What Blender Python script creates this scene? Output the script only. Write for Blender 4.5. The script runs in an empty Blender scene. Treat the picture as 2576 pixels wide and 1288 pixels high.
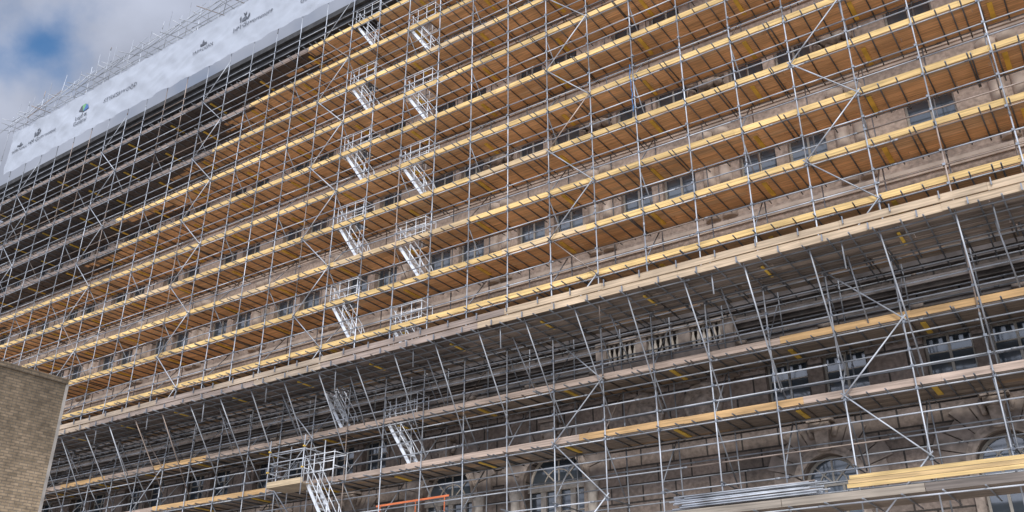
import bpy, math, random
from mathutils import Vector, Matrix, noise
random.seed(7)
R=math.radians
scene=bpy.context.scene; COL=scene.collection
GZ=-1.6
# ---------------- camera
cam_d=bpy.data.cameras.new('camera'); cam=bpy.data.objects.new('camera',cam_d); COL.objects.link(cam)
cam.rotation_euler=(R(90+25.87),0,R(34.2)); cam.location=(0,0,0)
cam_d.sensor_width=36; cam_d.lens=32.17; cam_d.clip_end=3000; scene.camera=cam
yw=R(34.2); pt=R(25.87)
CR=Vector((math.cos(yw),math.sin(yw),0)); CF=Vector((-math.sin(yw)*math.cos(pt),math.cos(yw)*math.cos(pt),math.sin(pt))); CU=CR.cross(CF)
def inview(p):
    p=Vector(p); f=p.dot(CF)
    if f<=0: return False
    return abs(p.dot(CR)/f)<0.57 and abs(p.dot(CU)/f)<0.29
# ---------------- materials
def newmat(name):
    m=bpy.data.materials.new(name); m.use_nodes=True
    nt=m.node_tree; b=nt.nodes['Principled BSDF']; return m,nt,b
def N(nt,t,**k):
    n=nt.nodes.new(t)
    for a,v in k.items(): setattr(n,a,v)
    return n
def colnoise(nt,base,scale,amt,vec=None,detail=3):
    nz=N(nt,'ShaderNodeTexNoise'); nz.inputs['Scale'].default_value=scale; nz.inputs['Detail'].default_value=detail
    if vec is not None: nt.links.new(vec,nz.inputs['Vector'])
    mr=N(nt,'ShaderNodeMapRange'); mr.inputs['From Min'].default_value=.3; mr.inputs['From Max'].default_value=.7
    mr.inputs['To Min'].default_value=1-amt; mr.inputs['To Max'].default_value=1+amt*.35
    nt.links.new(nz.outputs['Fac'],mr.inputs['Value'])
    mx=N(nt,'ShaderNodeMix',data_type='RGBA',blend_type='MULTIPLY'); mx.inputs['Factor'].default_value=1
    if isinstance(base,tuple): mx.inputs['A'].default_value=(*base,1)
    else: nt.links.new(base,mx.inputs['A'])
    nt.links.new(mr.outputs[0],mx.inputs['B'])
    return mx.outputs['Result'],nz
def wood_mat():
    m,nt,b=newmat('board_wood')
    at=N(nt,'ShaderNodeAttribute',attribute_name='Col')
    tc=N(nt,'ShaderNodeNewGeometry'); mp=N(nt,'ShaderNodeMapping'); mp.inputs['Scale'].default_value=(.5,14,14)
    nt.links.new(tc.outputs['Position'],mp.inputs['Vector'])
    c,_=colnoise(nt,at.outputs['Color'],1.5,.4,mp.outputs['Vector'])
    c,_=colnoise(nt,c,.7,.25,tc.outputs['Position'])
    nt.links.new(c,b.inputs['Base Color']); b.inputs['Roughness'].default_value=.8
    return m
def tube_mat():
    m,nt,b=newmat('galvanised_tube')
    at=N(nt,'ShaderNodeAttribute',attribute_name='Col')
    g=N(nt,'ShaderNodeNewGeometry')
    c,_=colnoise(nt,at.outputs['Color'],1.3,.4,g.outputs['Position'],1)
    nt.links.new(c,b.inputs['Base Color']); b.inputs['Metallic'].default_value=.35; b.inputs['Roughness'].default_value=.5
    return m
def plain(name,colr,rough=.7,metal=0,scale=2,amt=.2,bump=0):
    m,nt,b=newmat(name); g=N(nt,'ShaderNodeNewGeometry')
    c,nz=colnoise(nt,colr,scale,amt,g.outputs['Position'])
    nt.links.new(c,b.inputs['Base Color']); b.inputs['Roughness'].default_value=rough; b.inputs['Metallic'].default_value=metal
    if bump:
        bp=N(nt,'ShaderNodeBump'); bp.inputs['Strength'].default_value=bump; bp.inputs['Distance'].default_value=.05
        nt.links.new(nz.outputs['Fac'],bp.inputs['Height']); nt.links.new(bp.outputs[0],b.inputs['Normal'])
    return m
def block_mat(name,c1,c2,mort,bw,rh,ms,axis='x',stain=.5,rough=.9,bumpd=.03,fine=0.0,zdark=None):
    m,nt,b=newmat(name); g=N(nt,'ShaderNodeNewGeometry'); s=N(nt,'ShaderNodeSeparateXYZ'); cb=N(nt,'ShaderNodeCombineXYZ')
    nt.links.new(g.outputs['Position'],s.inputs[0])
    if axis=='x':nt.links.new(s.outputs['X'],cb.inputs['X'])
    else:
        ad=N(nt,'ShaderNodeMath',operation='ADD'); nt.links.new(s.outputs['X'],ad.inputs[0]); nt.links.new(s.outputs['Y'],ad.inputs[1]); nt.links.new(ad.outputs[0],cb.inputs['X'])
    nt.links.new(s.outputs['Z'],cb.inputs['Y'])
    br=N(nt,'ShaderNodeTexBrick'); nt.links.new(cb.outputs[0],br.inputs['Vector'])
    br.inputs['Color1'].default_value=(*c1,1); br.inputs['Color2'].default_value=(*c2,1); br.inputs['Mortar'].default_value=(*mort,1)
    br.inputs['Scale'].default_value=1; br.inputs['Brick Width'].default_value=bw; br.inputs['Row Height'].default_value=rh
    br.inputs['Mortar Size'].default_value=ms; br.inputs['Bias'].default_value=0
    c,_=colnoise(nt,br.outputs['Color'],.35,stain,g.outputs['Position'])
    c,nf=colnoise(nt,c,7,.35,g.outputs['Position'])
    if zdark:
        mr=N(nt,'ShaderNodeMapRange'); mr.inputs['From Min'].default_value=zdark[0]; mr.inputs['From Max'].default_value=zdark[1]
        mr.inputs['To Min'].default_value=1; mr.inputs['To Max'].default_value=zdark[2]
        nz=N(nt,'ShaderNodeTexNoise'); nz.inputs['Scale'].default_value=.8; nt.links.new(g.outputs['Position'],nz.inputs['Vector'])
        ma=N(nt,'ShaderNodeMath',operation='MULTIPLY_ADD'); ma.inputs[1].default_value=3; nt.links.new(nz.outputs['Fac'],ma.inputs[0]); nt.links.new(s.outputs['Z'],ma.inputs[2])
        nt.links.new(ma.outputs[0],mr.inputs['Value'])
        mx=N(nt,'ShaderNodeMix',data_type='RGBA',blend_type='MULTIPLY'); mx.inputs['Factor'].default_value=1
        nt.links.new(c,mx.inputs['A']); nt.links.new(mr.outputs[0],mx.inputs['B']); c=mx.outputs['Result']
    nt.links.new(c,b.inputs['Base Color']); b.inputs['Roughness'].default_value=rough
    bp=N(nt,'ShaderNodeBump'); bp.inputs['Strength'].default_value=.9; bp.inputs['Distance'].default_value=bumpd; bp.invert=True
    ad=N(nt,'ShaderNodeMath',operation='MULTIPLY_ADD'); ad.inputs[1].default_value=-fine
    nt.links.new(nf.outputs['Fac'],ad.inputs[0]); nt.links.new(br.outputs['Fac'],ad.inputs[2])
    nt.links.new(ad.outputs[0],bp.inputs['Height']); nt.links.new(bp.outputs[0],b.inputs['Normal'])
    return m
M={}
M['wood']=wood_mat(); M['tube']=tube_mat()
M['coupler']=plain('coupler_steel',(.24,.26,.29),.5,.5)
M['alu']=plain('bright_aluminium',(.8,.83,.86),.35,.25,amt=.1)
M['yellow']=plain('yellow_paint',(.80,.52,.08),.7,amt=.35)
M['stone_up']=block_mat('pale_stone',(.46,.36,.295),(.44,.345,.28),(.39,.30,.245),1.25,.52,.008,stain=.35,bumpd=.003)
M['stone_low']=block_mat('sooty_rusticated_stone_shaded',(.30,.235,.195),(.22,.175,.145),(.06,.05,.043),1.25,.62,.03,stain=.5,bumpd=.08,fine=.5,zdark=(11.2,13.5,.45))  # sooty stone; zdark puts the shade under the fan into its colour
M['trim_up']=plain('pale_stone_trim',(.50,.41,.34),.85,scale=1.2,amt=.35,bump=.2)
M['trim_low']=plain('sooty_stone_trim',(.28,.23,.195),.9,scale=2.5,amt=.5,bump=.5)
M['trim_shade']=plain('shaded_sooty_trim',(.16,.14,.13),.9,scale=1.3,amt=.6,bump=.8)  # darker copy of the sooty trim, fan shade put into its colour
M['carved']=plain('carved_stone',(.36,.295,.245),.9,scale=5,amt=.5,bump=.5)
M['cornice']=plain('dark_cornice_stone',(.06,.06,.062),.9,scale=3,amt=.4)
M['frame']=plain('painted_window_frame',(.38,.35,.30),.5,amt=.2)
M['baluster']=plain('pale_baluster_stone',(.46,.41,.35),.85,scale=4,amt=.4)
m,nt,b=newmat('window_glass'); b.inputs['Base Color'].default_value=(.05,.065,.08,1); b.inputs['Roughness'].default_value=.08; b.inputs['IOR'].default_value=2.0
g=N(nt,'ShaderNodeNewGeometry'); nz=N(nt,'ShaderNodeTexNoise'); nz.inputs['Scale'].default_value=.8; nt.links.new(g.outputs['Position'],nz.inputs['Vector'])
bp=N(nt,'ShaderNodeBump'); bp.inputs['Strength'].default_value=.15; bp.inputs['Distance'].default_value=.05; nt.links.new(nz.outputs['Fac'],bp.inputs['Height']); nt.links.new(bp.outputs[0],b.inputs['Normal'])
M['glass']=m
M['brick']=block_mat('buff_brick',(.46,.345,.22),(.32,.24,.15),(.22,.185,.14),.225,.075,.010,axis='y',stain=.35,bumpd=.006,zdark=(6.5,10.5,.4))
M['concrete']=plain('pale_concrete_edge',(.38,.35,.31),.85,scale=3,amt=.3)
M['sheet']=plain('white_plastic_sheet',(.40,.43,.48),.55,scale=.7,amt=.12,bump=.4)
M['cream']=plain('cream_plastic_sheet',(.46,.48,.43),.6,scale=1.2,amt=.25,bump=.5)
M['print']=plain('dark_grey_print',(.09,.10,.12),.7)
M['green_print']=plain('green_print',(.16,.38,.18),.7); M['blue_print']=plain('blue_print',(.08,.17,.4),.7)
M['orange']=plain('orange_plastic',(.75,.20,.07),.6)
M['blue']=plain('blue_rope',(.05,.22,.5),.7)
M['asphalt']=plain('asphalt',(.07,.07,.07),.9,scale=8,amt=.3)
M['paving']=plain('pale_paving',(.60,.55,.49),.9,scale=1.5,amt=.15)
M['ground']=plain('pale_ground',(.45,.42,.38),.95,scale=.2,amt=.2)
M['whiteline']=plain('white_road_paint',(.75,.75,.72),.7)
# ---------------- mesh builder
class MB:
    def __init__(s): s.v=[];s.f=[];s.c=[];s.m=[];s.sm=[];s.mi=0
    def face(s,idx,col=(.5,.5,.5),smooth=False): s.f.append(idx); s.c.append(col); s.m.append(s.mi); s.sm.append(smooth)
    def box(s,a,b,col=(.5,.5,.5)):
        i=len(s.v); (x0,y0,z0),(x1,y1,z1)=a,b
        s.v+=[(x0,y0,z0),(x1,y0,z0),(x1,y1,z0),(x0,y1,z0),(x0,y0,z1),(x1,y0,z1),(x1,y1,z1),(x0,y1,z1)]
        for q in((0,3,2,1),(4,5,6,7),(0,1,5,4),(1,2,6,5),(2,3,7,6),(3,0,4,7)): s.face([i+k for k in q],col)
    def tube(s,p,q,r=.0242,n=6,col=(.5,.5,.5),r2=None,caps=True):
        p=Vector(p);q=Vector(q);d=(q-p).normalized()
        a=d.cross(Vector((0,0,1)));
        if a.length<.01:a=d.cross(Vector((1,0,0)))
        a.normalize();bb=d.cross(a); i=len(s.v); r2=r if r2 is None else r2
        for P,rr in((p,r),(q,r2)):
            for k in range(n):
                t=2*math.pi*k/n; w=P+a*math.cos(t)*rr+bb*math.sin(t)*rr; s.v.append(tuple(w))
        for k in range(n): s.face([i+k,i+(k+1)%n,i+n+(k+1)%n,i+n+k][::-1],col,True)
        if caps: s.face([i+k for k in range(n)],col); s.face([i+n+k for k in range(n)][::-1],col)
    def beam(s,p,q,w,h,col=(.5,.5,.5)):
        p=Vector(p);q=Vector(q);d=(q-p).normalized();a=d.cross(Vector((0,0,1)))
        if a.length<.01:a=Vector((1,0,0))
        a.normalize();u=a.cross(d);i=len(s.v)
        for P in(p,q):
            for sx,sz in((-1,-1),(1,-1),(1,1),(-1,1)): s.v.append(tuple(P+a*sx*w/2+u*sz*h/2))
        for f in((0,1,2,3),(7,6,5,4),(0,4,5,1),(1,5,6,2),(2,6,7,3),(3,7,4,0)): s.face([i+k for k in f],col)
    def lathe(s,c,prof,n=10,col=(.5,.5,.5),axis='z'):
        i=len(s.v)
        for r,z in prof:
            for k in range(n):
                t=2*math.pi*k/n
                if axis=='z': s.v.append((c[0]+r*math.cos(t),c[1]+r*math.sin(t),c[2]+z))
                else: s.v.append((c[0]+r*math.cos(t),c[1]-z,c[2]+r*math.sin(t)))
        for j in range(len(prof)-1):
            for k in range(n): s.face([i+j*n+k,i+j*n+(k+1)%n,i+(j+1)*n+(k+1)%n,i+(j+1)*n+k],col,True)
        s.face([i+(len(prof)-1)*n+k for k in range(n)],col)
        s.face([i+k for k in range(n)][::-1],col)
    def poly(s,pts,col=(.5,.5,.5)):
        i=len(s.v); s.v+=[tuple(p) for p in pts]; s.face(list(range(i,i+len(pts))),col)
    def prism(s,pts,y0,y1,col=(.5,.5,.5)):
        i=len(s.v);n=len(pts)
        s.v+=[(x,y0,z) for x,z in pts]+[(x,y1,z) for x,z in pts]
        s.face([i+k for k in range(n)],col); s.face([i+n+k for k in range(n)][::-1],col)
        for k in range(n): s.face([i+k,i+n+k,i+n+(k+1)%n,i+(k+1)%n],col)
    def build(s,name,mats,parent=None,usecol=False):
        me=bpy.data.meshes.new(name); me.from_pydata(s.v,[],s.f)
        if not isinstance(mats,(list,tuple)): mats=[mats]
        for m in mats: me.materials.append(m)
        me.polygons.foreach_set('material_index',s.m); me.polygons.foreach_set('use_smooth',s.sm)
        if usecol:
            ca=me.color_attributes.new('Col','FLOAT_COLOR','CORNER'); arr=[]
            for f,c in zip(s.f,s.c): arr+=[c[0],c[1],c[2],1.0]*len(f)
            ca.data.foreach_set('color',arr)
        me.update()
        o=bpy.data.objects.new(name,me); COL.objects.link(o)
        if parent: o.parent=parent
        return o
def empty(name,loc,label,cat,group=None):
    o=bpy.data.objects.new(name,None); COL.objects.link(o); o.location=loc; o['label']=label; o['category']=cat
    if group:o['group']=group
    return o
def tag(o,label,cat,group=None):
    o['label']=label;o['category']=cat
    if group:o['group']=group
    return o
def settle(root):
    for ch in root.children:
        ch.location=Vector(ch.location)-Vector(root.location)
def capped(items,name,parent,mat,usecol=True,cap=100,plural=None):
    items=sorted(items,key=lambda t:(not inview(t[0]),Vector(t[0]).length))
    for p,fn in items[:cap]:
        mb=MB(); fn(mb); mb.build(name,mat,parent,usecol)
    if items[cap:]:
        mb=MB()
        for p,fn in items[cap:]: fn(mb)
        o=mb.build(plural or name,mat,parent,usecol); o['kind']='stuff'
# ---------------- setting
def struct(o): o['kind']='structure'; return o
mb=MB(); mb.box((-1500,-1500,GZ-.4),(1500,1500,GZ)); struct(mb.build('ground',M['ground']))
mb=MB(); mb.box((-300,-9,GZ-.1),(300,-2,GZ+.004)); struct(mb.build('road',M['asphalt']))
mb=MB(); mb.box((-300,-2,GZ-.1),(300,29.2,GZ+.12)); struct(mb.build('pavement',M['paving']))
mb=MB()
for k in range(-30,30): mb.box((k*6,-5.56,GZ),(k*6+3,-5.44,GZ+.008))
o=struct(mb.build('lane_marking',M['whiteline']))
# ---------------- stone building
WY=29.3; XL=-65.5; XR=14.0
bld=empty('stone_building',(-25,WY,GZ),'long stone office building behind the scaffolding, sooty rusticated base and paler upper floors','building')
bays=[2.2-5.05*k for k in range(14)]
holes_up=[];holes_low=[]
for bi,c in enumerate(bays):
    for zc in (18.05,22.2,26.4,30.5):
        if bi==1: xs=[(c+.1,1.6)]
        else: xs=[(c-.93,1.4),(c+.93,1.4)]
        for x,w in xs: holes_up.append((x-w/2,x+w/2,zc-1.15,zc+1.0))
    if bi not in(3,4,5):
        for x in(c-.95,c+.95): holes_low.append((x-.7,x+.7,8.75,10.25))
arches=[]
for bi,c in enumerate(bays):
    if bi==3: continue
    if bi in(4,5): arches.append((c,1.3,7.2,GZ+1.0))
    else: arches.append((c,.85,6.1,GZ+1.4))
def wall(name,holes,x0,x1,z0,z1,y,depth,mat,ahs=()):
    allh=[(a,b,c,d) for a,b,c,d in holes]+[(c-r,c+r,zb,zc+r) for c,r,zc,zb in ahs]
    xs=sorted(set([x0,x1]+[h[0] for h in allh]+[h[1] for h in allh])); zs=sorted(set([z0,z1]+[h[2] for h in allh]+[h[3] for h in allh]))
    mb=MB()
    for i in range(len(xs)-1):
        for j in range(len(zs)-1):
            cx=(xs[i]+xs[i+1])/2;cz=(zs[j]+zs[j+1])/2
            if not any(h[0]<cx<h[1] and h[2]<cz<h[3] for h in allh):
                mb.poly([(xs[i],y,zs[j]),(xs[i+1],y,zs[j]),(xs[i+1],y,zs[j+1]),(xs[i],y,zs[j+1])])
    yb=y+depth
    for a,b,c,d in holes:
        mb.poly([(a,y,c),(a,y,d),(a,yb,d),(a,yb,c)]);mb.poly([(b,y,c),(b,yb,c),(b,yb,d),(b,y,d)])
        mb.poly([(a,y,c),(a,yb,c),(b,yb,c),(b,y,c)]);mb.poly([(a,y,d),(b,y,d),(b,yb,d),(a,yb,d)])
    for c,r,zc,zb in ahs:
        n=14; arc=[(c+r*math.cos(math.pi*k/n),zc+r*math.sin(math.pi*k/n)) for k in range(n+1)]
        for k in range(n):
            (xa,za),(xb,zb2)=arc[k],arc[k+1]
            mb.poly([(xa,y,za),(xb,y,zb2),(xb,yb,zb2),(xa,yb,za)])
            cx=c+r if k<n/2 else c-r
            mb.poly([(cx,y,zc+r),(xb,y,zb2),(xa,y,za)])
        for sx in(-1,1): mb.poly([(c+sx*r,y,zb),(c+sx*r,y,zc),(c+sx*r,yb,zc),(c+sx*r,yb,zb)])
        mb.poly([(c-r,y,zb),(c-r,yb,zb),(c+r,yb,zb),(c+r,y,zb)])
    return mb.build(name,mat,bld)
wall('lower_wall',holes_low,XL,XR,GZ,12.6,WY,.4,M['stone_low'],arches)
wall('upper_wall',holes_up,XL,XR,12.6,34.2,WY,.35,M['stone_up'])
mb=MB(); mb.box((XL,WY+.6,GZ),(XR,WY+18,37)); mb.box((XL,WY+.003,GZ),(XL+.5,WY+.6,34.2)); mb.build('building_body',M['trim_low'],bld)
def win_frame(mb,x0,x1,z0,z1,y,cols=2,rows=(.62,),mw=.04):
    t=.07
    mb.box((x0,y,z0),(x0+t,y+.08,z1));mb.box((x1-t,y,z0),(x1,y+.08,z1))
    mb.box((x0+t,y,z0),(x1-t,y+.08,z0+t));mb.box((x0+t,y,z1-t),(x1-t,y+.08,z1))
    for k in range(1,cols):
        x=x0+(x1-x0)*k/cols; mb.box((x-mw,y+.01-(mw-.04),z0+t),(x+mw,y+.07,z1-t))
    for r in rows:
        z=z0+(z1-z0)*r
        for k in range(cols):
            xa=x0+(x1-x0)*k/cols+(mw+.001 if k else t); xb=x0+(x1-x0)*(k+1)/cols-(mw+.001 if k<cols-1 else t)
            mb.box((xa,y+.012,z-.02),(xb,y+.06,z+.02))
ws=[(h,.25,M['frame']) for h in holes_up]+[(h,.3,M['frame']) for h in holes_low]
ws.sort(key=lambda t:(not inview(((t[0][0]+t[0][1])/2,WY,(t[0][2]+t[0][3])/2)),Vector((t[0][0],WY,t[0][2])).length))
rest=MB()
for i,(h,dp,mt) in enumerate(ws):
    a,b_,c,d=h; rows=(.36,) if c>12 else (.62,)
    if i<98:
        mb=MB(); win_frame(mb,a,b_,c,d,WY+dp,2,rows); o=mb.build('window',mt,bld)
        g_=MB(); y=WY+dp+.05
        tl=random.uniform(-.012,.012)
        g_.poly([(a,y+tl,c),(b_,y-tl,c),(b_,y-tl,d),(a,y+tl,d)]); g_.build('pane',M['glass'],o)
    else:
        rest.mi=0; win_frame(rest,a,b_,c,d,WY+dp,2,rows); rest.mi=1; y=WY+dp+.05; rest.poly([(a,y,c),(b_,y,c),(b_,y,d),(a,y,d)])
o=rest.build('far_windows',[M['frame'],M['glass']],bld); o['kind']='stuff'
for c,r,zc,zb in arches:
    y=WY+.3; mb=MB(); n=16
    for k in range(n):
        t0=math.pi*k/n;t1=math.pi*(k+1)/n
        mb.prism([(c+r*math.cos(t0),zc+r*math.sin(t0)),(c+r*math.cos(t1),zc+r*math.sin(t1)),(c+(r-.09)*math.cos(t1),zc+(r-.09)*math.sin(t1)),(c+(r-.09)*math.cos(t0),zc+(r-.09)*math.sin(t0))][::-1],y,y+.08)
    for t in (45,90,135): mb.beam((c,y+.04,zc),(c+(r-.05)*math.cos(R(t)),y+.04,zc+(r-.05)*math.sin(R(t))),.06,.04)
    for k in range(8):
        t0=math.pi*k/8;t1=math.pi*(k+1)/8; mb.beam((c+r*.5*math.cos(t0),y+.035,zc+r*.5*math.sin(t0)),(c+r*.5*math.cos(t1),y+.035,zc+r*.5*math.sin(t1)),.05,.04)
    if r>1:
        win_frame(mb,c-r,c+r,zb,zc,y,4,(.2,.45,.7,.88),.11)
        mb.box((c-r,y-.12,zc-.16),(c+r,y-.002,zc+.10))
    else: win_frame(mb,c-r,c+r,zb,zc,y,3,(.35,.7))
    o=mb.build('arched_window',M['baluster'] if r>1 else M['frame'],bld)
    g_=MB(); pts=[(c-r,y+.05,zb),(c+r,y+.05,zb)]+[(c+r*math.cos(math.pi*k/n),y+.05,zc+r*math.sin(math.pi*k/n)) for k in range(n+1)]
    g_.poly(pts); g_.build('pane',M['glass'],o)
    if r>1:
        for sx in(-1,1):
            q=MB(); q.lathe((c+sx*(r+.38),WY-.12,zb),[(.24,0),(.24,.3),(.19,.4),(.18,zc-zb-.5),(.23,zc-zb-.35),(.27,zc-zb-.05)],12); q.build('door_column',M['baluster'],bld)
    mb=MB()
    for r0,r1,yo in((r+.01,r+.12,.18),(r+.12,r+.28,.12)):
        for k in range(n):
            t0=math.pi*k/n;t1=math.pi*(k+1)/n
            mb.prism([(c+r1*math.cos(t0),zc+r1*math.sin(t0)),(c+r1*math.cos(t1),zc+r1*math.sin(t1)),(c+r0*math.cos(t1),zc+r0*math.sin(t1)),(c+r0*math.cos(t0),zc+r0*math.sin(t0))][::-1],WY-yo,WY+.01)
    for sx in(-1,1):
        a=c+sx*(r+.01);b_=c+sx*(r+.26); mb.box((min(a,b_),WY-.1,zb),(max(a,b_),WY+.01,zc-.003))
    mb.build('arch_moulding',M['carved'],bld)
    mb=MB(); nv=11
    for k in range(nv):
        t0=math.pi*(k+.04)/nv;t1=math.pi*(k+.96)/nv; r0=r+.29
        L=r+.95+(.25 if k%2 else 0); yo=random.uniform(.055,.09)
        mb.prism([(c+L*math.cos(t0),zc+L*math.sin(t0)),(c+L*math.cos(t1),zc+L*math.sin(t1)),(c+r0*math.cos(t1),zc+r0*math.sin(t1)),(c+r0*math.cos(t0),zc+r0*math.sin(t0))][::-1],WY-yo,WY+.01)
    mb.build('arch_stones',M['trim_low'],bld)
    mb=MB(); kz=zc+r+.05
    mb.prism([(c-.16,kz),(c+.16,kz),(c+.27,kz+.9),(c-.27,kz+.9)],WY-.36,WY)
    mb.tube((c-.3,WY-.33,kz+.78),(c+.3,WY-.33,kz+.78),.15,10); mb.tube((c-.19,WY-.3,kz+.12),(c+.19,WY-.3,kz+.12),.12,10)
    mb.box((c-.4,WY-.46,kz+.93),(c+.4,WY,kz+1.03))
    for sx in(-1,1): mb.tube((c+sx*.34,WY-.2,kz+.45),(c+sx*.42,WY-.12,kz+.8),.07,8,r2=.1)
    mb.build('keystone',M['carved'],bld)
for mx in(-14.05,-11.85):
    mb=MB(); z=9.3
    mb.lathe((mx,WY,z),[(.72,0),(.74,.08),(.66,.13),(.60,.10),(.56,.03),(.46,.03),(.42,.09),(.3,.1),(.18,.16),(.02,.2)],24,axis='y')
    for k in range(12): t=k*math.pi/6; mb.lathe((mx+.36*math.cos(t),WY-.06,z+.36*math.sin(t)),[(.07,0),(.05,.05),(.01,.07)],6,axis='y')
    mb.build('medallion',M['carved'],bld)
def courses(name,mat,zs):
    for z0,z1,pr in zs:
        mb=MB(); mb.box((XL-.1,WY-pr,z0),(XR,WY-.004,z1)); mb.box((XL-.05,WY-pr*.6,z0-.12),(XR,WY-.006,z0-.002)); mb.build(name,mat,bld)
courses('string_course',M['trim_low'],[(8.2,8.36,.14),(10.42,10.6,.3)])
courses('string_course',M['trim_shade'],[(11.2,11.35,.18),(11.75,11.95,.4),(12.45,12.7,.3)])
courses('string_course',M['trim_up'],[(15.8,15.95,.14),(20.3,20.42,.14),(24.5,24.62,.14),(28.6,28.72,.14)])
for k in range(26):
    x=XR-1-k*2.9
    mb=MB(); mb.prism([(x-.14,10.75),(x+.14,10.75),(x+.2,11.18),(x-.2,11.18)],WY-.26,WY); mb.tube((x-.2,WY-.24,11.1),(x+.2,WY-.24,11.1),.08,8); mb.build('scroll_bracket',M['trim_low'],bld)
den=[]
for k in range(int((XR-XL)/.3)):
    x=XL+k*.3; den.append(((x,WY,10.2),(lambda m,x=x: m.box((x,WY-.2,10.1),(x+.16,WY-.003,10.29)))))
capped(den,'dentil',bld,M['trim_low'],False,cap=100,plural='far_dentils')
mb=MB()
for a,b_,pr in((33.0,33.2,.9),(33.2,33.32,1.25),(33.33,33.6,1.7),(33.61,33.75,1.95),(33.76,34.1,2.15)): mb.box((XL-pr*.3,WY-pr,a),(XR,WY,b_))
for k in range(int((XR-XL)/.8)): x=XL+k*.8; mb.box((x,WY-1.5,33.05),(x+.3,WY-.9,33.325))
mb.build('roof_cornice',M['cornice'],bld)
for bi,c in enumerate(bays):
    for sx in(-1,1):
        mb=MB(); x=c+sx*2.2
        mb.lathe((x,WY+.02,16.1),[(.30,0),(.30,.2),(.25,.3),(.24,3.4),(.28,3.5),(.32,3.65),(.33,3.82)],14); mb.build('half_column',M['trim_up'],bld)
for cx in(-15.45,-10.4,-5.4,-20.5):
    mb=MB(); z=22.2
    mb.lathe((cx,WY,z),[(.42,0),(.46,.35),(.40,.5),(.25,.58),(.05,.62)],14,axis='y')
    for k in range(9):
        t=k*2*math.pi/9+.3; rr=.58+.12*(k%2); px=cx+rr*math.cos(t);pz=z+rr*math.sin(t)
        mb.lathe((px,WY,pz),[(.17,0),(.19,.35),(.12,.5),(.03,.55)],8,axis='y')
        mb.tube((px,WY-.45,pz),(px+.25*math.cos(t+1),WY-.25,pz+.25*math.sin(t+1)),.07,6,r2=.03)
    mb.prism([(cx-.5,z+.6),(cx+.5,z+.6),(cx+.25,z+.95),(cx-.25,z+.95)],WY-.4,WY)
    mb.build('carved_ornament',M['carved'],bld)
mb=MB(); bx0,bx1=-15.6,-10.2; by=28.62
mb.box((bx0,by-.12,10.72),(bx1,WY,10.98)); mb.box((bx0+.1,by,10.55),(bx1-.1,WY,10.717))
mb.box((bx0,by-.1,11.86),(bx1,by+.25,12.0)); mb.box((bx0+.05,by-.05,10.984),(bx1-.05,by+.2,11.1))
for px in(bx0+.2,-13.75,-12.05,bx1-.25): mb.box((px-.22,by-.07,11.103),(px+.22,by+.22,11.857))
for px in(bx0+.4,-13.75,-12.05,bx1-.4): mb.prism([(px-.2,10.0),(px+.2,10.0),(px+.25,10.545),(px-.25,10.545)],by+.15,WY)
bal=mb.build('balcony',M['trim_low'],bld)
for a,b_ in((bx0+.5,-14.05),(-13.45,-12.35),(-11.75,bx1-.55)):
    n=int((b_-a)/.2)
    for k in range(n+1):
        x=a+(b_-a)*k/n; q=MB(); q.lathe((x,by+.07,11.1),[(.07,0),(.07,.06),(.04,.1),(.08,.26),(.075,.34),(.035,.55),(.05,.62),(.07,.68),(.07,.76)],8); q.build('baluster',M['baluster'],bal)
settle(bld)
# ---------------- scaffold
SX=[-64.5+2*k for k in range(36)]
LV=[8,10,12,14,16,18,20,22,24,26,28,30,32]
YO,YI=26.90,28.46
X0,X1=SX[0]-.5,SX[-1]+.5
scf=empty('scaffold',(-30,27.6,GZ),'huge galvanised tube scaffold with thirteen boarded lifts covering the whole stone facade','scaffolding')
def tcol(dark=1.0):  # dark scales tube colour; for inner and under-deck tubes it paints in shade
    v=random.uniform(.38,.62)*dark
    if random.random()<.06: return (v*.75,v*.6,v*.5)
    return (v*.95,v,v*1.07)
def J(a): return random.uniform(-a,a)
def run(mb,y,z,x0,x1,jy=.006,jz=.012,dark=1.0,L=6.3):
    x=x0; zz=z+J(jz); ph=random.random()*L
    nx=x0+ph
    while x<x1:
        e=min(nx,x1); z2=z+J(jz); yy=y+J(jy)
        if e-x>.05:
            mb.tube((x,yy,zz),(e,yy,z2),col=tcol(dark)); mb.tube((e-.07,yy,z2),(min(e+.07,x1),yy,z2),.034,col=tcol(dark*.7))
        zz=z2; x=e; nx=e+L
for x in SX:
    for y,zt in((YO,39.2+random.random()*2.4),(YI,32.9)):
        mb=MB(); z=GZ+.12; xx=x+J(.03)
        while z<zt:
            e=min(z+6.3+J(.5) if z>0 else z+4+random.random()*2,zt); x2=x+J(.035)
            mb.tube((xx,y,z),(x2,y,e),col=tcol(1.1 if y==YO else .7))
            if e<zt: mb.tube((x2,y,e-.08),(x2,y,e+.08),.035,col=tcol(.7))
            xx=x2;z=e
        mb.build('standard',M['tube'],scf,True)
for z in [2,4,6]+LV:
    mb=MB(); run(mb,YO+.05,z-.11,X0,X1); mb.build('ledger',M['tube'],scf,True)
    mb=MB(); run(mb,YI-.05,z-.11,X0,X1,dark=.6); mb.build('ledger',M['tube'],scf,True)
for z in LV:
    for dz in(.55,1.05):
        mb=MB(); run(mb,YO+.05,z+dz,X0,X1); mb.build('guard_rail',M['tube'],scf,True)
    for dz in(.55,1.0):
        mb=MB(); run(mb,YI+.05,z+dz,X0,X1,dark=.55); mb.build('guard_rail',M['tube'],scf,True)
for z in(4.2,5.3,6.6,7.2,9.55,11.5): 
    mb=MB(); run(mb,YO+.05,z,X0,X1,dark=.9); mb.build('guard_rail',M['tube'],scf,True)
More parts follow.
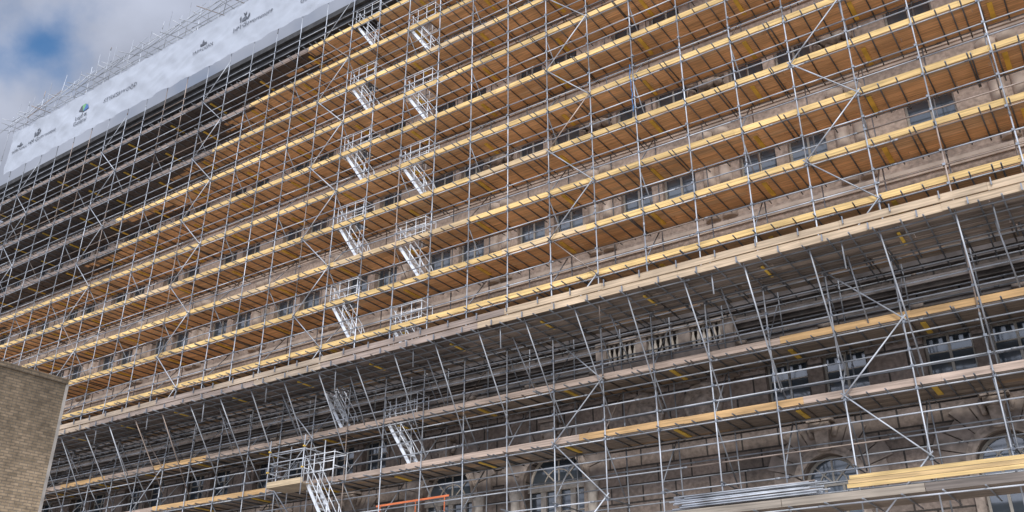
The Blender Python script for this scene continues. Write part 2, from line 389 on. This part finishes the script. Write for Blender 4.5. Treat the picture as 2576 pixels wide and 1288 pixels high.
for z in(6.6,7.1,11.3):
    mb=MB(); run(mb,YI+.05,z,X0,X1,dark=.6); mb.build('guard_rail',M['tube'],scf,True)
split={20:-66,22:-62,24:-49,26:-44,28:-40.5,30:-37,32:-32}
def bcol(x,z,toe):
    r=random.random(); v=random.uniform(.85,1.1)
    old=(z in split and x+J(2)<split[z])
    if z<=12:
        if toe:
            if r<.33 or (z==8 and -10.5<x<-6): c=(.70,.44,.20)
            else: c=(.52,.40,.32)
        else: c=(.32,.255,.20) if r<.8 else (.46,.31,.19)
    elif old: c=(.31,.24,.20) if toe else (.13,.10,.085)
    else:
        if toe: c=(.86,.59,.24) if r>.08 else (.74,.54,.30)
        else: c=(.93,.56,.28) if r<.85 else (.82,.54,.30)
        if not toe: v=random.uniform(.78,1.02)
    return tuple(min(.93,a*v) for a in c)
stairs=[(-26.9,z) for z in(30,26,22,18,14,10)]+[(-23.1,z) for z in(28,24,20,16,12,8)]
for z in LV:
    hat=[(fx-1.65,fx-.15) for fx,zb in stairs if zb+2==z]
    mb=MB()
    for row in range(2 if z==12 else 6):
        y0=27.02+row*.26; x=X0-random.random()*3
        while x<X1:
            e=x+3.9; c=bcol(x+2,z,False); a=max(x,X0); zz=z+J(.004)
            segs=[(a,min(e,X1)-.012)]
            if row<3:
                for h0,h1 in hat:
                    ns=[]
                    for s0,s1 in segs:
                        if h1<=s0 or h0>=s1: ns.append((s0,s1))
                        else:
                            if h0>s0: ns.append((s0,h0))
                            if h1<s1: ns.append((h1,s1))
                    segs=ns
            for s0,s1 in segs:
                if s1-s0>.1: mb.box((s0,y0,zz-.038),(s1,y0+.246,zz),c)
            x=e
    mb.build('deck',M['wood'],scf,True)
    mb=MB(); x=X0-random.random()*3
    while x<X1:
        c=bcol(x+2,z,True); a=max(x,X0);e=min(x+3.9,X1)
        d=J(.012)
        mb.box((a,26.975,z+d),(e-.004,27.008,z+.22+d),c)
        x+=3.9
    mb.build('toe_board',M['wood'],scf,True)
trs=[];yel=[];cps=[];crb=[]
for z in [6]+LV:
    for i,x in enumerate(SX):
        for dx in(.09,.7,1.3,1.48) if z>6 else (.09,):
            xx=x+dx+J(.1)
            if dx==1.48 and random.random()<.4: continue
            a=(xx,26.70-random.random()*.16,z-.062+J(.004)); b_=(xx+J(.03),28.55+random.random()*.3,z-.062)
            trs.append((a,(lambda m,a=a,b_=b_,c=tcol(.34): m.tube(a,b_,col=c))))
        if i%2==0 and z>6 and z!=12:
            ya=27.1+random.random()*.4; a=(x+.35+J(.12),ya,z-.065); b_=(a[0],min(28.4,ya+.95+random.random()*.3),z-.065)
            yel.append((a,(lambda m,a=a,b_=b_: m.beam(a,b_,.15,.035))))
        for yy,zz in((YO+.025,z-.11),)+(((YO+.025,z+1.05),(YO+.025,z+.55)) if z>6 else ()):
            p=(x+J(.01),yy,zz)
            cps.append((p,(lambda m,p=p: m.box((p[0]-.045,p[1]-.06,p[2]-.04),(p[0]+.045,p[1]+.06,p[2]+.04)))))
        if (i%2==0 or z<12) and z<32:
            s=(z//2+i)%2 if z<12 else (z//2)%2
            a=(x-.07,YO+.08 if s else YI-.08,z+.1); b_=(x-.07,YI-.08 if s else YO+.08,z+1.85)
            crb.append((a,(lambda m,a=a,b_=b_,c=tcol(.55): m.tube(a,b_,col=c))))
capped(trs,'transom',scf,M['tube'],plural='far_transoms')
capped(yel,'yellow_batten',scf,M['yellow'],False,plural='far_yellow_battens')
capped(cps,'coupler',scf,M['coupler'],False,plural='far_couplers')
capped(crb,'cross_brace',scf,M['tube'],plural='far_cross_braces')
for bx in(-6.5,-16.5,-30.5,-40.5,-50.5,-60.5,3.5):
    for z in range(4,34,2):
        s=(z//2)%2
        lo,hi=(bx,bx+2.0) if s==0 else (bx+2.0,bx)
        mb=MB(); d=Vector((hi-lo,0,2.0)).normalized()*.12
        mb.tube((lo-d.x,YO-.05,z-d.z),(hi+d.x,YO-.05,z+2+d.z),col=tcol(1.1)); mb.build('brace',M['tube'],scf,True)
for z,y in((38.7,YO-.05),(39.3,YO-.05),(39.9,YO+.05),(40.4,28.2)):
    mb=MB(); run(mb,y,z,X0+.4,X1,jz=.05); mb.build('top_rail',M['tube'],scf,True)
for i,x in enumerate(SX[:24]):
    mb=MB(); mb.tube((x-.3,25.6+J(.2),38.55+J(.1)),(x-.3,28.6,39.6+J(.3)),col=tcol()); mb.tube((x+.1,26.1,38.1),(x+1.9,27.2,40.6+J(.3)),col=tcol()); mb.tube((x+.7,25.9,39.0+J(.2)),(x+.9,28.4,39.05),col=tcol())
    mb.tube((x+1.0+J(.3),26.7,38.2),(x+1.0,26.75,40.9+J(.5)),.02,col=tcol())
    mb.build('top_brace',M['tube'],scf,True)
settle(scf)
# ---------------- protection fan
fan=empty('protection_fan',(-30,25.8,12),'projecting boarded fan along the lower facade with a deep plank edge','scaffold fan')
FX0=X0; mb=MB(); x=FX0
while x<X1:
    e=min(x+3.9,X1)
    for k in range(2):
        v=random.uniform(.85,1.08); c=(.64,.49,.33) if x>-20.5 else ((.38,.30,.25) if random.random()<.75 else(.52,.41,.30)); c=tuple(a*v for a in c)
        d=J(.02); mb.box((x+(1.2*k if x>FX0 else 0),24.58-.04*k,11.93+k*.25+d),(e-.005+(1.2*k if e<X1 else 0),24.615-.04*k,12.165+k*.25+d),c)
    x=e
mb.build('edge_board',M['wood'],fan,True)
mb=MB()
for row in range(9):
    y0=24.68+row*.25; x=FX0-random.random()*3
    while x<X1:
        v=random.uniform(.5,1.15); c=(.31,.245,.195) if x>-20.5 else (.19,.15,.125); c=tuple(a*v for a in c)
        mb.box((max(x,FX0),y0,12.0-.04+J(.008)),(min(x+3.9,X1)-.02,y0+.22,12.0),c); x+=3.9
mb.build('fan_deck',M['wood'],fan,True)
for i,x in enumerate(SX):
    for dx in(.12,.8,1.4):
        mb=MB(); mb.tube((x+dx+J(.05),24.47-random.random()*.1,11.9),(x+dx,27.2,11.87),col=tcol(.42)); mb.build('outrigger',M['tube'],fan,True) if dx<1.4 else mb.build('deck_bearer',M['tube'],fan,True)
    mb=MB(); mb.tube((x+.18,24.75,12.0),(x+.18+J(.08),26.98,8.6+J(.2)),col=tcol(1.0)); mb.build('raking_tube',M['tube'],fan,True)
    if i%2==0:
        mb=MB(); mb.beam((x+.6,25.2,11.9),(x+.6,26.1,11.9),.08,.035); mb.build('yellow_batten',M['yellow'],fan)
        mb=MB(); mb.tube((x-.9,24.85,12.3),(x-.9,24.9,11.1+J(.2)),col=tcol(.8)); mb.build('drop_tube',M['tube'],fan,True)
    else:
        mb=MB(); mb.tube((x+1.0,25.8,11.85),(x+1.0+J(.15),26.98,10.2+J(.2)),col=tcol(.8)); mb.build('short_rake',M['tube'],fan,True)
for y,z in((24.75,11.86),(25.3,11.83),(25.9,11.84),(26.5,11.83)):
    mb=MB(); run(mb,y,z,X0,X1,dark=.5); mb.build('fan_ledger',M['tube'],fan,True)
mb=MB()
for k in range(110):
    x=X0+k*.65
    if k%2: mb.box((x,24.47,11.9),(x+.035,24.52,12.1))
    else: mb.box((x,24.47,12.27),(x+.03,24.52,12.5))
o=mb.build('board_clips',M['coupler'],fan); o['kind']='stuff'
settle(fan)
# ---------------- sheeting
def sy(x,z,amp):
    fold=noise.noise(Vector((x*.7+z*.9,z*.5-x*.2,3)))
    r1=max(0,1-7*abs(noise.noise(Vector((x*.6-z*.6,z*.8,9)))))
    r2=max(0,1-7*abs(noise.noise(Vector((x*.8+z*1.0,z*.5,19)))))
    return amp*fold-amp*.7*r1-amp*.6*r2+amp*.15*noise.noise(Vector((x*2.1+z,z*2.1-x*.4,7)))
def sheet(name,x0,x1,y,z0,z1,mat,slope=0,amp=.06):
    nx=int((x1-x0)/.2);nz=22; v=[];f=[]
    for j in range(nz+1):
        for i in range(nx+1):
            x=x0+(x1-x0)*i/nx; t=j/nz
            z=z0+(z1-z0)*t+(.12*abs(math.sin(x*math.pi/2))*(1-t))
            v.append((x,y+slope*t+sy(x,z,amp),z))
    for j in range(nz):
        for i in range(nx):
            a=j*(nx+1)+i; f.append((a,a+1,a+nx+2,a+nx+1))
    me=bpy.data.meshes.new(name); me.from_pydata(v,[],f); me.materials.append(mat); me.polygons.foreach_set('use_smooth',[True]*len(f)); 
    return me
def textobj(s,size,x,y,z,mat,parent,name='lettering'):
    cu=bpy.data.curves.new('t','FONT'); cu.body=s; cu.size=size; cu.align_x='CENTER'; cu.align_y='CENTER'; cu.resolution_u=3
    to=bpy.data.objects.new('t',cu); COL.objects.link(to); bpy.context.view_layer.update()
    me=bpy.data.meshes.new_from_object(to); bpy.data.objects.remove(to)
    me.materials.clear(); me.materials.append(mat)
    for vv in me.vertices: vx,vy=vv.co.x,vv.co.y; vv.co=(x+vx,y,z+vy)
    o=bpy.data.objects.new(name,me); COL.objects.link(o); o.parent=parent; return o
sh=empty('printed_sheeting',(-30,26.7,34.4),'wrinkled white plastic sheeting printed with company and government logos below the roof edge','sheeting')
AMP=.07; SY=26.80
o=bpy.data.objects.new('sheet',sheet('sheet',-63.3,6.2,SY,34.5,38.2,M['sheet'],amp=AMP)); COL.objects.link(o); o.parent=sh
YS=0.0
def crest(x,z,s=1.0):
    mb=MB()
    mb.prism([(x-.2*s,z),(x+.2*s,z),(x+.24*s,z+.3*s),(x,z+.5*s),(x-.24*s,z+.3*s)],YS,YS+.01)
    for sx in(-1,1):
        mb.prism([(x+sx*.3*s,z),(x+sx*.38*s,z),(x+sx*.5*s,z+.4*s),(x+sx*.4*s,z+.6*s)][::sx],YS,YS+.01)
    mb.prism([(x-.1*s,z+.55*s),(x+.1*s,z+.55*s),(x+.14*s,z+.78*s),(x,z+.68*s),(x-.14*s,z+.78*s)],YS,YS+.01)
    mb.build('crest',M['print'],sh)
for x in(-58.9,-36.8,-14.7):
    crest(x-.8,36.65,.85); textobj('HM Government',.5,x,YS,36.3,M['print'],sh)
for x in(-54.1,-32.0,-10.3):
    textobj('Legal &\nGeneral',.46,x,YS,35.95,M['print'],sh)
    for k,(a,b_) in enumerate(((10,60),(60,110),(110,165))):
        mb=MB(); pts=[(x+.1+.55*math.cos(R(a+(b_-a)*j/6)),36.55+.6*math.sin(R(a+(b_-a)*j/6))) for j in range(7)]+[(x+.1,36.55)]
        mb.prism(pts[::-1],YS,YS+.01); mb.build('umbrella_panel',M[('blue_print','green_print','print')[k]],sh)
    mb=MB(); mb.box((x+.08,YS,36.25),(x+.12,YS+.01,36.55)); mb.build('umbrella_handle',M['print'],sh)
for x in(-49.7,-28): textobj('STYLES&WOOD',.5,x,YS,36.35,M['print'],sh)
for x in(-61.8,-41.3,-19.5):
    textobj('TARROGAN',.36,x,YS,36.2,M['print'],sh)
    mb=MB(); mb.prism([(x-.3,36.5),(x+.3,36.5),(x+.3,36.65),(x+.1,36.65),(x,36.9),(x-.15,36.65),(x-.3,36.7)],YS,YS+.01); mb.build('emblem',M['print'],sh)
for ch in sh.children:
    if ch.name.startswith('sheet'): continue
    for v in ch.data.vertices:
        v.co.y=SY+sy(v.co.x,v.co.z,AMP)-.045+v.co.y
    ch.data.update()
settle(sh)
sh=empty('roof_sheeting',(-30,28.4,38.4),'cream plastic sheeting behind the tubes on top of the scaffold','sheeting')
o=bpy.data.objects.new('sheet',sheet('sheet',-61.0,6.2,28.0,38.0,40.3,M['cream'],.5)); COL.objects.link(o); o.parent=sh
for x in(-49.5,-44.6): textobj('HM Government',.5,x,27.9,39.5,M['print'],sh)
settle(sh)
# ---------------- stair units
root=empty('stair_unit',(0,0,0),'','stair')
run_,rise=1.35,2.0
for sgn in(-1,1):
    y=sgn*.3
    mb=MB(); mb.beam((.03,y,-.02),(-run_,y,rise+.02),.045,.13); mb.build('stringer',M['alu'],root)
    mb=MB()
    for o_ in(.5,.95): mb.tube((-.05,y*1.1,.1+o_),(-run_-.05,y*1.1,rise+o_),.019)
    for t in(.05,.5,.95): mb.tube((-run_*t,y*1.1,rise*t),(-run_*t,y*1.1,rise*t+1.02),.018)
    mb.tube((-.05,y*1.1,1.05),(.15,y*1.1,.6),.018)
    mb.build('handrail',M['alu'],root)
mb=MB(); y=-.36
for zz in(2.35,2.7,3.05): mb.tube((-1.5,y,zz),(.15,y,zz),.018)
for xx in(-1.5,-.95,-.4,.15): mb.tube((xx,y,2.02),(xx,y,3.12),.018)
mb.build('guard_frame',M['alu'],root)
mb=MB()
for zz in(2.5,3.05): mb.tube((.15,-.36,zz),(.15,.36,zz),.018)
mb.tube((-1.3,.36,3.05),(.15,.36,3.05),.018); mb.tube((-.6,.36,2.02),(-.6,.36,3.1),.018); mb.tube((.15,.36,2.02),(.15,.36,3.1),.018)
mb.build('guard_frame',M['alu'],root)
for k in range(8):
    t=(k+.5)/8; mb=MB(); mb.box((-run_*t-.1,-.27,rise*t),(-run_*t+.08,.27,rise*t+.035)); mb.build('tread',M['alu'],root)
def dup(root,loc):
    r=root.copy(); COL.objects.link(r); r.location=loc
    for ch in root.children:
        c=ch.copy(); COL.objects.link(c); c.parent=r
    return r
ordn=['topmost','second from top','third from top','fourth from top','fifth from top','sixth from top']
allst=[(fx,27.42,z,'left' if fx<-25 else 'right') for fx,z in stairs]
cnt={'left':0,'right':0}
for i,(fx,y,z,sd) in enumerate(allst):
    r=root if i==0 else dup(root,(0,0,0)); r.location=(fx,y,z)
    r['label']='silver aluminium ladder stair in the scaffold, %s in the %s column of stairs'%(ordn[cnt[sd]],sd); cnt[sd]+=1
    r['category']='stair'; r['group']='aluminium stair units in the scaffold'
r=dup(root,(-26.3,26.3,5.85)); r['label']='silver aluminium ladder stair at the very bottom, hanging outside beside the small gated platform'; r['category']='stair'; r['group']='aluminium stair units in the scaffold'
# ---------------- small gated platform
lp=empty('loading_platform',(-28.4,26.1,7.8),'small projecting scaffold platform with gate rails and yellow clips outside the lower lifts','platform')
mb=MB()
for k in range(5): mb.box((-29.5,25.6+k*.235,7.76),(-27.5,25.82+k*.235,7.8),(.5,.4,.28))
mb.build('deck',M['wood'],lp,True)
mb=MB(); mb.box((-29.52,25.55,7.75),(-27.45,25.585,7.98),(.62,.48,.30)); mb.box((-29.56,25.59,7.75),(-29.525,26.8,7.98),(.6,.47,.30)); mb.build('toe_board',M['wood'],lp,True)
mb=MB()
for z in(8.35,8.75,9.15): mb.tube((-29.5,25.6,z),(-27.5,25.6,z),col=tcol(1.0)); mb.tube((-29.5,25.6,z),(-29.5,26.9,z),col=tcol(1.0)); mb.tube((-27.5,25.6,z),(-27.5,26.9,z),col=tcol(1.0))
mb.build('gate_rail',M['tube'],lp,True)
for x,y in((-29.5,25.56),(-27.5,25.56),(-29.5,26.7),(-27.5,26.7)):
    mb=MB(); mb.tube((x,y,7.3),(x,y,9.7),col=tcol(1.1)); mb.build('post',M['tube'],lp,True)
mb=MB()
for x in(-29.5,-27.5):
    for z in(8.35,9.2): mb.box((x-.03,25.5,z),(x+.03,25.6,z+.06))
mb.build('yellow_clips',M['yellow'],lp)
settle(lp)
# ---------------- low working platform, stacked tubes and boards
pl=empty('low_platform',(-4,27.3,5),'low working platform of weathered boards at the bottom right of the scaffold','platform')
mb=MB()
for row in range(7):
    x=-12.5
    while x<5:
        v=random.uniform(.8,1.1); mb.box((x,26.45+row*.235,4.96),(x+3.88,26.67+row*.235,5.0+J(.003)),(.36*v,.29*v,.23*v)); x+=3.9
mb.build('deck',M['wood'],pl,True)
mb=MB(); x=-12.5
while x<5:
    v=random.uniform(.8,1.1); c=(.42,.36,.29) if x<-7 else (.26,.22,.19); mb.box((x,26.40,4.95+J(.01)),(x+3.88,26.435,5.18),tuple(a*v for a in c)); x+=3.9
mb.build('toe_board',M['wood'],pl,True)
for k in range(18):
    mb=MB(); mb.tube((-12.4+1.02*k,26.1,4.9),(-12.4+1.02*k,28.6,4.9),col=tcol(.6)); mb.build('transom',M['tube'],pl,True)
mb=MB(); run(mb,26.3,4.84,-12.6,X1); mb.build('ledger',M['tube'],pl,True)
settle(pl)
for row in range(6):
    for c in range(4):
        mb=MB(); zz=5.28+row*.066+J(.008); L=random.uniform(-.45,.45)
        mb.tube((-11.9+L,26.52+c*.054+.02*(row%2),zz),(-7.7+L,26.52+c*.054+.02*(row%2)+J(.02),zz+J(.03)),.0242,8,col=tcol(random.uniform(.9,1.4)))
        tag(mb.build('scaffold_tube',M['tube'],None,True),'loose galvanised tube in the stacked bundle on the low platform','scaffold tube','spare tubes stacked on the low platform')
for row,(nm) in enumerate(('lowest','middle','topmost')):
    mb=MB(); mb.box((-6.7+.05*row,26.36-.01*row,5.26+row*.115),(-1.6-.12*row,26.395-.01*row,5.367+row*.115),(.78-.06*(row%2),.55-.05*(row%2),.24))
    tag(mb.build('timber_board',M['wood'],None,True),'bright yellow timber board at bottom right edge of scaffold, %s of three'%nm,'board','yellow boards at the low platform')
mb=MB(); mb.beam((-25.0,27.3,6.83),(-21.4,27.3,6.86),.03,.07)
for x in(-24.8,-23.0,-21.6): mb.beam((x,27.3,6.3),(x,27.3,6.83),.03,.03)
tag(mb.build('orange_barrier',M['orange']),'long orange plastic barrier rail inside the lowest lift of the scaffold','barrier')
mb=MB(); p=Vector((-12.6,26.82,22.6))
for k in range(8):
    q=p+Vector((J(.05),0,-.28)); mb.tube(p,q,.016,5); p=q
tag(mb.build('rope',M['blue']),'thin blue rope hanging down the outside of the scaffold','rope')
# ---------------- brick building at left
br=empty('brick_building',(-29,5,GZ),'buff brick building corner with concrete edge at the lower left','building')
bxx,byy,bz=-23.9,13.2,8.0
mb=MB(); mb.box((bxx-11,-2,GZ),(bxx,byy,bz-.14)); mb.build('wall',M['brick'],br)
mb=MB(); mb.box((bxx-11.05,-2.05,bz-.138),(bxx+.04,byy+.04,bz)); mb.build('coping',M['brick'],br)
mb=MB(); mb.box((bxx-.04,byy+.002,GZ),(bxx+.02,byy+.08,bz-.145)); mb.build('corner_strip',M['concrete'],br)
settle(br)
# ---------------- light
w=bpy.data.worlds.new('World'); scene.world=w; w.use_nodes=True; nt=w.node_tree; bg=nt.nodes['Background']
sky=N(nt,'ShaderNodeTexSky',sky_type='NISHITA'); sky.sun_disc=False
sd=Vector((.40,-.78,.52)).normalized(); el=math.asin(sd.z); az=math.atan2(sd.x,sd.y)
sky.sun_elevation=el; sky.sun_rotation=az
tc=N(nt,'ShaderNodeTexCoord')
def vm(op,a,b=None):
    n=N(nt,'ShaderNodeVectorMath',operation=op); nt.links.new(a,n.inputs[0])
    if b is not None: n.inputs[1].default_value=b
    return n
nz=N(nt,'ShaderNodeTexNoise'); nz.inputs['Scale'].default_value=5; nz.inputs['Detail'].default_value=6; nz.inputs['Roughness'].default_value=.5; nz.inputs['Distortion'].default_value=.2
nt.links.new(tc.outputs['Generated'],nz.inputs['Vector'])
hole=Vector((-.762,.322,.562)).normalized()
d=vm('DISTANCE',tc.outputs['Generated'],tuple(hole))
nz2=N(nt,'ShaderNodeTexNoise'); nz2.inputs['Scale'].default_value=16; nz2.inputs['Detail'].default_value=5; nt.links.new(tc.outputs['Generated'],nz2.inputs['Vector'])
ma=N(nt,'ShaderNodeMath',operation='MULTIPLY_ADD'); nt.links.new(nz2.outputs['Fac'],ma.inputs[0]); ma.inputs[1].default_value=.14; nt.links.new(d.outputs['Value'],ma.inputs[2])
mh=N(nt,'ShaderNodeMapRange',interpolation_type='SMOOTHSTEP'); mh.inputs['From Min'].default_value=.055; mh.inputs['From Max'].default_value=.15; mh.inputs['To Min'].default_value=0; nt.links.new(ma.outputs[0],mh.inputs['Value'])
mc=N(nt,'ShaderNodeMapRange',interpolation_type='SMOOTHSTEP'); mc.inputs['From Min'].default_value=.36; mc.inputs['From Max'].default_value=.5; mc.inputs['To Min'].default_value=.8; nt.links.new(nz.outputs['Fac'],mc.inputs['Value'])
cov=N(nt,'ShaderNodeMath',operation='MULTIPLY'); nt.links.new(mh.outputs[0],cov.inputs[0]); nt.links.new(mc.outputs[0],cov.inputs[1])
dt=vm('DOT_PRODUCT',tc.outputs['Generated'],tuple(sd))
mb_=N(nt,'ShaderNodeMapRange'); mb_.inputs['From Min'].default_value=-.3; mb_.inputs['From Max'].default_value=1; mb_.inputs['To Min'].default_value=3.9; mb_.inputs['To Max'].default_value=15; nt.links.new(dt.outputs['Value'],mb_.inputs['Value'])
m2=N(nt,'ShaderNodeMapRange'); m2.inputs['From Min'].default_value=.35; m2.inputs['From Max'].default_value=.65; m2.inputs['To Min'].default_value=.72; m2.inputs['To Max'].default_value=1.22; nt.links.new(nz.outputs['Fac'],m2.inputs['Value'])
mm=N(nt,'ShaderNodeMath',operation='MULTIPLY'); nt.links.new(mb_.outputs[0],mm.inputs[0]); nt.links.new(m2.outputs[0],mm.inputs[1])
cc=N(nt,'ShaderNodeMix',data_type='RGBA',blend_type='MULTIPLY'); cc.inputs['Factor'].default_value=1; cc.inputs['A'].default_value=(.86,.93,1.14,1); nt.links.new(mm.outputs[0],cc.inputs['B'])
st=N(nt,'ShaderNodeMix',data_type='RGBA',blend_type='MULTIPLY'); st.inputs['Factor'].default_value=1; nt.links.new(sky.outputs[0],st.inputs['A']); st.inputs['B'].default_value=(.75,1.1,1.35,1)
mx=N(nt,'ShaderNodeMix',data_type='RGBA'); nt.links.new(cov.outputs[0],mx.inputs['Factor']); nt.links.new(st.outputs['Result'],mx.inputs['A']); nt.links.new(cc.outputs['Result'],mx.inputs['B'])
nt.links.new(mx.outputs['Result'],bg.inputs['Color']); bg.inputs['Strength'].default_value=.12
sl=bpy.data.lights.new('sun','SUN'); sl.energy=2.0; sl.angle=R(14); sl.color=(1,.95,.87)
so=bpy.data.objects.new('sun',sl); COL.objects.link(so); so.rotation_euler=(-sd).to_track_quat('-Z','Y').to_euler()
scene.view_settings.view_transform='Standard'; scene.view_settings.look='None'; scene.view_settings.exposure=0
